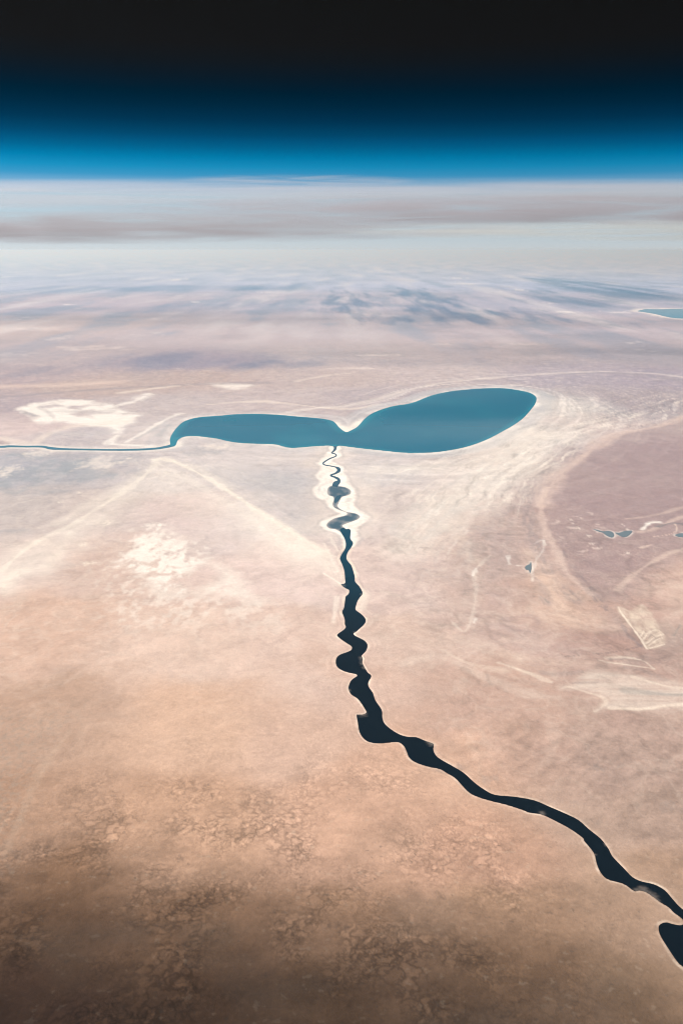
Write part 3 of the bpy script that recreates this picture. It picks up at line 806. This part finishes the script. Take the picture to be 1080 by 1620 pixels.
tone(1 - .22 * sstep(14.5, 9.5, RS + 2.2 * lf))
m, sd = patch([(-40, 1150), (60, 1130), (130, 1120), (60, 1200), (40, 1290), (0, 1380), (-60, 1380)], .5, .4)
blend((0.24, 0.195, 0.16), .38 * m * sstep(-.1, .3, fbm(XS / .12, YS / .16, 4, 63)))
m, d, s = line([(10, 1350), (40, 1280), (70, 1215), (110, 1160)], .16, 1.5, .8)
blend((0.46, 0.37, 0.29), .12 * m)
for bx, by, bw, bh in ((530, 1468, 26, 12), (285, 1358, 10, 8), (25, 1352, 16, 8), (420, 1545, 10, 6), (1010, 1452, 6, 6), (700, 1420, 10, 5)):
    blot(bx, by, bw, bh, .5, (0.10, 0.07, 0.055))
# streaks on the right bank
m, sd = patch([(700, 1180), (760, 1140), (900, 1140), (1100, 1150), (1150, 1420), (1040, 1380), (930, 1290), (820, 1240)], .8, .5)
rs = fbm((XS + YS) / 1.5 + .5 * WAS, (YS - .9 * XS) / .35 + 1.2 * WAS, 4, 14) * .9 + .6 * fbm(XS / .35, YS / .25, 4, 15)
tone(1 - .20 * m * np.clip(rs * 1.6, -.7, 1))
focus(np.nonzero((RD < 42) & (X > 1.0))[0])
rs_ = sstep(1, 3, XS) * sstep(40, 30, RD[CUR]) * sstep(13, 18, RD[CUR]) * (~wet[CUR])
qx, qy = XS + .35 * WAS + .10 * WCS, YS + .5 * WB[CUR]
for q, k, sd_ in ((1.3, .16, 51), (.55, .12, 52), (.28, .08, 53)):
    rg = 1 - np.abs(fbm(qx / q + .3 * qy / q, qy / (q * 1.4), 3, sd_)) * 3.4
    on = sstep(-.15, .3, fbm(XS / 2.4, YS / 2.4, 2, sd_ + 5))
    tone(1 - k * rs_ * on * sstep(.6, 1, rg))
    rg = 1 - np.abs(fbm(qx / q + 30, qy / (q * 1.4), 3, sd_)) * 3.4
    blend((0.52, 0.43, 0.36), .9 * k * rs_ * (1 - on) * sstep(.72, 1, rg))
# warm tint along the lower bank
blend((0.50, 0.35, 0.26), .25 * np.exp(-d_riv / .5) * sstep(17.5, 15, Y) * (Y < 18))

COL = np.clip(COL, 0.02, 0.80)

# ------------------------------------------------------------------ relief
d_wat = np.minimum.reduce([np.where(in_lake, 0, d_lake), np.where(in_riv, 0, d_riv), np.where(in_sha, 0, d_sha), d_west, d_crk, np.where(in_far, 0, d_far), np.where(in_pond, 0, d_pond)])
hz = 28 * fbm(X / 4.0, Y / 4.0, 4, 83) + 10 * WA + 5 * fbm(X / .5, Y / .5, 3, 85) + 22
Z = hz * sstep(0.02, 1.2, d_wat)
Z = np.where(wet, -9.0, Z - 1.5 * (1 - sstep(0, .12, d_wat)))
Z = np.where((d_west < .3) | (d_crk < .1), np.minimum(Z, -4.0), Z)
Z = Z * sstep(400, 200, RD)


def new_mesh(name, co, quads, mat, colour=None):
    me = bpy.data.meshes.new(name)
    nv, nq = len(co), len(quads)
    me.vertices.add(nv)
    me.vertices.foreach_set('co', np.ascontiguousarray(co, np.float32).ravel())
    me.loops.add(nq * 4)
    me.loops.foreach_set('vertex_index', np.ascontiguousarray(quads, np.int32).ravel())
    me.polygons.add(nq)
    me.polygons.foreach_set('loop_start', np.arange(0, nq * 4, 4, dtype=np.int32))
    me.polygons.foreach_set('use_smooth', np.ones(nq, bool))
    me.update(calc_edges=True)
    if colour is not None:
        at = me.attributes.new('soil', 'FLOAT_COLOR', 'POINT')
        at.data.foreach_set('color', np.ascontiguousarray(np.concatenate([colour, np.ones((nv, 1))], 1), np.float32).ravel())
    me.materials.append(mat)
    return me


def put(name, me, **props):
    o = bpy.data.objects.new(name, me)
    C.objects.link(o)
    for k, v in props.items():
        o[k] = v
    return o


def nodes_of(name):
    m = bpy.data.materials.new(name)
    m.use_nodes = True
    return m, m.node_tree.nodes, m.node_tree.links


def mathn(n, l, op, a, b=None, c=None, clamp=False):
    k = n.new('ShaderNodeMath')
    k.operation = op
    k.use_clamp = clamp
    for i, v in enumerate((a, b, c)):
        if v is None:
            continue
        if isinstance(v, (int, float)):
            k.inputs[i].default_value = v
        else:
            l.new(v, k.inputs[i])
    return k.outputs[0]


# soil: pigment map of the sheet, broken up by procedural grain at several sizes
soil, n, l = nodes_of('desert_soil')
b = n['Principled BSDF']
b.inputs['Roughness'].default_value = 1.0
b.inputs['Specular IOR Level'].default_value = 0.05
at = n.new('ShaderNodeAttribute')
at.attribute_name = 'soil'
tc = n.new('ShaderNodeTexCoord')
tot = None
for scale, det, amp, rough in ((1 / 700., 8, .22, .64), (1 / 130., 7, .24, .68), (1 / 40., 5, .20, .65)):
    mp = n.new('ShaderNodeMapping')
    mp.inputs['Scale'].default_value = (scale, scale, scale)
    l.new(tc.outputs['Object'], mp.inputs[0])
    nz = n.new('ShaderNodeTexNoise')
    nz.noise_dimensions = '2D'
    nz.inputs['Scale'].default_value = 1.0
    nz.inputs['Detail'].default_value = det
    nz.inputs['Roughness'].default_value = rough
    nz.inputs['Distortion'].default_value = .6
    l.new(mp.outputs[0], nz.inputs['Vector'])
    t = mathn(n, l, 'MULTIPLY', mathn(n, l, 'SUBTRACT', nz.outputs['Fac'], .5), amp * 1.6)
    tot = t if tot is None else mathn(n, l, 'ADD', tot, t)
fac = mathn(n, l, 'ADD', tot, 1.0)
vm_ = n.new('ShaderNodeVectorMath')
vm_.operation = 'SCALE'
l.new(at.outputs['Color'], vm_.inputs[0])
l.new(fac, vm_.inputs['Scale'])
l.new(vm_.outputs[0], b.inputs['Base Color'])
bp = n.new('ShaderNodeBump')
bp.inputs['Strength'].default_value = .35
bp.inputs['Distance'].default_value = 45.0
l.new(tot, bp.inputs['Height'])
l.new(bp.outputs[0], b.inputs['Normal'])

co = np.stack([X * 1000, Y * 1000, Z], 1)
i0 = np.arange(NR - 1)[:, None] * NA
j0 = np.arange(NA)[None, :]
j1 = (j0 + 1) % NA
quads = np.stack([(i0 + j0), (i0 + j1), (i0 + NA + j1), (i0 + NA + j0)], 2).reshape(-1, 4)[:, ::-1]

# the sheet is cut along the edges of the salt pans so each pan is a piece of its own
qc = quads[:, 0]
region = np.zeros(len(quads), np.int8)
for k, sd in ((1, pan_sd), (2, salt_sd), (3, pl_sd), (4, fan_sd)):
    region[(sd[qc] < 0)] = k
PIECES = [('ground', 'pink and beige desert plain under everything', None), ('salt_flat', 'white salt flat north of the narrow west river', None),
          ('salt_flat', 'blotchy cream salt patch inside the pointed beach ridges', None), ('salt_flat', 'pale streaked playa with a grey middle by the right edge', None),
          ('alluvial_fan', 'pale fan shaped worked ground with finger ridges', None)]
for k, (nm, lab, _) in enumerate(PIECES):
    qs = quads[region == k]
    used, inv = np.unique(qs, return_inverse=True)
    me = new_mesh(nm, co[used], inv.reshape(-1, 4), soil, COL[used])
    put(nm, me, kind='structure', label=lab)

# ------------------------------------------------------------------ water
def water_mat(name, deep, edge, rough, scale=1 / 2500., amp=.5, tint=None):
    m, n, l = nodes_of(name)
    b = n['Principled BSDF']
    b.inputs['Roughness'].default_value = rough
    b.inputs['IOR'].default_value = 1.33
    b.inputs['Specular IOR Level'].default_value = 0.08
    tc = n.new('ShaderNodeTexCoord')
    mp = n.new('ShaderNodeMapping')
    mp.inputs['Scale'].default_value = (scale, scale * .6, scale)
    l.new(tc.outputs['Object'], mp.inputs[0])
    nz = n.new('ShaderNodeTexNoise')
    nz.inputs['Scale'].default_value = 1.0
    nz.inputs['Detail'].default_value = 3
    l.new(mp.outputs[0], nz.inputs['Vector'])
    at = n.new('ShaderNodeAttribute')
    at.attribute_name = 'shoal'
    f = mathn(n, l, 'ADD', mathn(n, l, 'MULTIPLY', mathn(n, l, 'SUBTRACT', nz.outputs['Fac'], .5), amp), at.outputs['Fac'], None, True)
    mx = n.new('ShaderNodeMix')
    mx.data_type = 'RGBA'
    l.new(f, mx.inputs[0])
    mx.inputs[6].default_value = (*deep, 1)
    mx.inputs[7].default_value = (*edge, 1)
    if tint:
        up = n.new('ShaderNodeAttribute')
        up.attribute_name = 'upstream'  # base colour turns bluer with distance up the river
        m2 = n.new('ShaderNodeMix')
        m2.data_type = 'RGBA'
        l.new(up.outputs['Fac'], m2.inputs[0])
        l.new(mx.outputs[2], m2.inputs[6])
        m2.inputs[7].default_value = (*tint, 1)
        l.new(m2.outputs[2], b.inputs['Base Color'])
    else:
        l.new(mx.outputs[2], b.inputs['Base Color'])
    return m


M_LAKE = water_mat('lake_water', (0.000, 0.092, 0.150), (0.004, 0.150, 0.205), .04, 1 / 4200., 2.0)
M_RIVER = water_mat('river_water', (0.002, 0.004, 0.006), (0.10, 0.085, 0.075), .08, 1 / 900., .02, (0.004, 0.040, 0.066))
M_WEST = water_mat('channel_water', (0.03, 0.12, 0.17), (0.05, 0.14, 0.19), .25)
M_CREEK = water_mat('creek_water', (0.02, 0.06, 0.09), (0.10, 0.12, 0.14), .25, 1 / 500., .6)
M_SHAL = water_mat('shallow_water', (0.045, 0.08, 0.105), (0.27, 0.255, 0.25), .3, 1 / 420., 2.4)
M_POND = water_mat('pond_water', (0.11, 0.14, 0.155), (0.17, 0.18, 0.185), .3, 1 / 200., .8)


def sheet(name, pts, z, mat, shoal_km=0.0, bars=None, upstream=None, **props):
    """flat water surface with the drawn outline; a ring set in from the shore carries the shoal tint"""
    vs = [Vector((p[0] * 1000, p[1] * 1000, 0)) for p in pts]
    tris = tessellate_polygon([vs])
    me = bpy.data.meshes.new(name)
    me.from_pydata([(v.x, v.y, z) for v in vs], [], [t if ((vs[t[1]] - vs[t[0]]).cross(vs[t[2]] - vs[t[0]])).z > 0 else t[::-1] for t in tris])
    me.materials.append(mat)
    bm = bmesh.new()
    bm.from_mesh(me)
    if shoal_km:
        for _ in range(8):
            es = [e for e in bm.edges if e.calc_length() > shoal_km * 1500]
            if not es or len(bm.verts) > 60000:
                break
            bmesh.ops.subdivide_edges(bm, edges=es, cuts=1)
            bmesh.ops.triangulate(bm, faces=bm.faces[:])
    bm.to_mesh(me)
    bm.free()
    at = me.attributes.new('shoal', 'FLOAT', 'POINT')
    if shoal_km:
        P = np.array([v.co[:2] for v in me.vertices]) / 1000.0
        d, _, _ = seg_dist(P[:, 0], P[:, 1], pts, True, 5)
        if bars is None:
            f = 1 - sstep(0, shoal_km, d)
        else:
            f = np.zeros(len(P))
            nz = fbm(P[:, 0] / .06, P[:, 1] / .06, 3, 17)
            for bx, by, br in bars:
                gx, gy = km(bx, by)
                r = br / F * math.hypot(gy, 10.0)
                f = np.maximum(f, sstep(1.0, .1, np.hypot(P[:, 0] - gx, (P[:, 1] - gy) * .6) / r + .5 * nz))
        at.data.foreach_set('value', f.astype(np.float32))
        if upstream:
            a2 = me.attributes.new('upstream', 'FLOAT', 'POINT')
            a2.data.foreach_set('value', sstep(upstream[0], upstream[1], P[:, 1]).astype(np.float32))
    return put(name, me, **props)


sheet('lake', lake_g, 0.6, M_LAKE, .5, kind='structure', label='teal two-lobed lake with white salt shores')
BARS = [(576, 1049, 9), (572, 1041, 6), (577, 1056, 6), (573, 1129, 9), (543, 926, 5), (1018, 1412, 12), (1032, 1421, 12), (1008, 1410, 7), (682, 1175, 9), (572, 940, 4), (546, 840, 8),
        (958, 1337, 4), (562, 1001, 4), (940, 1352, 3), (551, 1092, 4), (857, 1287, 6)]
sheet('river', river_g, 0.6, M_RIVER, 0.05, bars=BARS, upstream=(21.0, 33.0), kind='structure', label='dark winding river running to the lower right edge')
sheet('river', west_g, 0.3, M_WEST, 0.0, kind='structure', label='thin teal river leaving the lake towards the left edge')
sheet('stream', creek_g, 0.9, M_CREEK, 0.0, kind='structure', label='thread-thin meandering stream just below the lake')
sheet('shallows', shal_g, 0.3, M_SHAL, .12, kind='structure', label='grey muddy shallows in the white salt bends of the river')
sheet('pond', pool_g, 0.9, M_CREEK, 0.0, kind='structure', label='small blue pool within the grey muddy shallows')
sheet('lake', far_g, 0.6, water_mat('far_lake_water', (0.04, 0.12, 0.18), (0.06, 0.14, 0.20), .04), 0.0, kind='structure', label='distant blue lake at the right edge')
for g, (_, lab) in zip(pond_g, PONDS):
    sheet('pond', g, 1.5, M_POND, 0.0, kind='structure', label=lab)

# ------------------------------------------------------------------ clouds, all above the haze
def cloud(name, centre, half, density, colour, label, thr=.45, gain=3.0, noise=(14000., 14000., 900.), seed=0.0, g=.2, absorb=(0, 0, 0)):
    bm = bmesh.new()
    bmesh.ops.create_icosphere(bm, subdivisions=4, radius=1.0)
    for v in bm.verts:
        v.co = Vector((v.co.x * half[0], v.co.y * half[1], v.co.z * half[2]))
    me = bpy.data.meshes.new(name)
    bm.to_mesh(me)
    bm.free()
    m, n, l = nodes_of(name + '_vapour')
    n.remove(n['Principled BSDF'])
    pv = n.new('ShaderNodeVolumePrincipled')
    pv.inputs['Color'].default_value = (*colour, 1)
    pv.inputs['Anisotropy'].default_value = g
    pv.inputs['Absorption Color'].default_value = (*absorb, 1)
    pv.inputs['Density Attribute'].default_value = ''
    tc = n.new('ShaderNodeTexCoord')
    mp = n.new('ShaderNodeMapping')
    mp.inputs['Scale'].default_value = tuple(1 / h for h in half)
    l.new(tc.outputs['Object'], mp.inputs[0])
    ln_ = n.new('ShaderNodeVectorMath')
    ln_.operation = 'DOT_PRODUCT'
    l.new(mp.outputs[0], ln_.inputs[0])
    l.new(mp.outputs[0], ln_.inputs[1])
    fall = mathn(n, l, 'SUBTRACT', 1.0, ln_.outputs['Value'], None, True)
    mp2 = n.new('ShaderNodeMapping')
    mp2.inputs['Scale'].default_value = tuple(1 / h for h in noise)
    mp2.inputs['Location'].default_value = (seed, seed * .7, seed * 1.3)
    l.new(tc.outputs['Object'], mp2.inputs[0])
    nz = n.new('ShaderNodeTexNoise')
    nz.inputs['Scale'].default_value = 1.0
    nz.inputs['Detail'].default_value = 5
    nz.inputs['Roughness'].default_value = .6
    nz.inputs['Distortion'].default_value = .7
    l.new(mp2.outputs[0], nz.inputs['Vector'])
    k = mathn(n, l, 'MULTIPLY', mathn(n, l, 'SUBTRACT', nz.outputs['Fac'], thr), gain, None, True)
    dn = mathn(n, l, 'MULTIPLY', mathn(n, l, 'MULTIPLY', k, fall), density)
    l.new(dn, pv.inputs['Density'])
    l.new(pv.outputs[0], n['Material Output'].inputs['Volume'])
    me.materials.append(m)
    o = put(name, me, label=label, category='cloud', group='clouds along the horizon')
    o.location = centre
    return o


def sky_box(x0, x1, y0, y1, dist_km):
    """centre height and half sizes of a bank that spans these picture columns and rows at a distance"""
    def hgt(row):
        return ALT + dist_km * 1000 * math.tan(math.atan((810 - row) / F) - PITCH)
    s = dist_km * 1000 / F * 1.03
    return ((x0 + x1) / 2 - 540) * s, (hgt(y0) + hgt(y1)) / 2, (x1 - x0) / 2 * s, (hgt(y0) - hgt(y1)) / 2


def bank(x0, x1, y0, y1, dist, depth, *a, **k):
    cx, cz, hx, hzz = sky_box(x0, x1, y0, y1, dist)
    return cloud('cloud', (cx, dist * 1000, cz), (hx, depth, hzz), *a, **k)


bank(20, 1900, 307, 358, 95, 15000, 2.7e-4, (.70, .64, .69), 'long grey-brown cloud bank with a flat top, upper one', thr=.40, gain=4, seed=1.3, noise=(12000., 8000., 800.))  # grey vapour colour stands in for the shaded underside
bank(-900, 860, 334, 389, 150, 24000, 1.9e-4, (.66, .61, .65), 'grey-brown cloud bank low over the left horizon', thr=.41, gain=4, seed=4.1, noise=(19000., 12000., 1200.))  # underside shade put into the vapour colour here too
bank(480, 1900, 345, 384, 112, 9000, 2.8e-4, (1.0, .99, .95), 'bright cream cloud strip below the grey bank, right', thr=.38, gain=4, seed=7.7, noise=(16000., 9000., 700.))
bank(-900, 2000, 282, 336, 135, 14000, 1.2e-4, (.90, .86, .91), 'pale lilac veil of cloud against the blue sky', thr=.36, gain=3, seed=2.2, noise=(34000., 12000., 900.))
bank(290, 660, 275, 298, 122, 8000, 1.6e-4, (1.0, .86, .86), 'small pink wisp of cloud standing above the veil', thr=.47, gain=4, seed=9.4, noise=(14000., 6000., 450.))

# unseen cloud volume added out of view to shade the near desert
def sun_blocker():
    bm = bmesh.new()
    bmesh.ops.create_icosphere(bm, subdivisions=6, radius=1.0)
    P = np.array([v.co for v in bm.verts])
    nz = fbm(P[:, 0] * 1.4 + 3, P[:, 1] * 1.4 + P[:, 2] * .4, 4, 99)
    for v, k in zip(bm.verts, nz):
        rr = min(1.0, math.hypot(v.co.x, v.co.y))
        v.co.z = math.copysign(900 * (1 - rr * rr) ** 1.6 * (1 + .6 * k), v.co.z)
        v.co.x *= 15500
        v.co.y *= 9600
    me = bpy.data.meshes.new('cloud')
    bm.to_mesh(me)
    bm.free()
    for p in me.polygons:
        p.use_smooth = True
    m, n, l = nodes_of('sun_blocker_vapour')
    n.remove(n['Principled BSDF'])
    pv = n.new('ShaderNodeVolumePrincipled')
    pv.inputs['Color'].default_value = (.9, .9, .9, 1)
    pv.inputs['Density'].default_value = 1.2e-3
    pv.inputs['Density Attribute'].default_value = ''
    l.new(pv.outputs[0], n['Material Output'].inputs['Volume'])
    me.materials.append(m)
    alt = 17000.0
    gx, gy = -6.4, 4.2
    sh = alt / SUN_DIR.z
    o = put('cloud', me, label='added unseen cloud volume that darkens the near desert', category='cloud')
    o.location = (gx * 1000 + SUN_DIR.x * sh, gy * 1000 + SUN_DIR.y * sh, alt)
    return o


sun_blocker()

# ------------------------------------------------------------------ haze
bm = bmesh.new()
bmesh.ops.create_cube(bm, size=1.0)
S = 6.4e6
for v in bm.verts:
    v.co = Vector((v.co.x * S, v.co.y * S, -60.0 if v.co.z < 0 else ALT + 150.0))
me = bpy.data.meshes.new('haze')
bm.to_mesh(me)
bm.free()
m, n, l = nodes_of('hazy_air')
n.remove(n['Principled BSDF'])
pv = n.new('ShaderNodeVolumePrincipled')
pv.inputs['Color'].default_value = (*HAZE_C, 1)
pv.inputs['Absorption Color'].default_value = (.9, .86, 1, 1)
pv.inputs['Density'].default_value = HAZE_D
pv.inputs['Anisotropy'].default_value = HAZE_G
pv.inputs['Density Attribute'].default_value = ''
l.new(pv.outputs[0], n['Material Output'].inputs['Volume'])
me.materials.append(m)
put('haze', me, kind='stuff', label='pale blue haze over the whole desert')
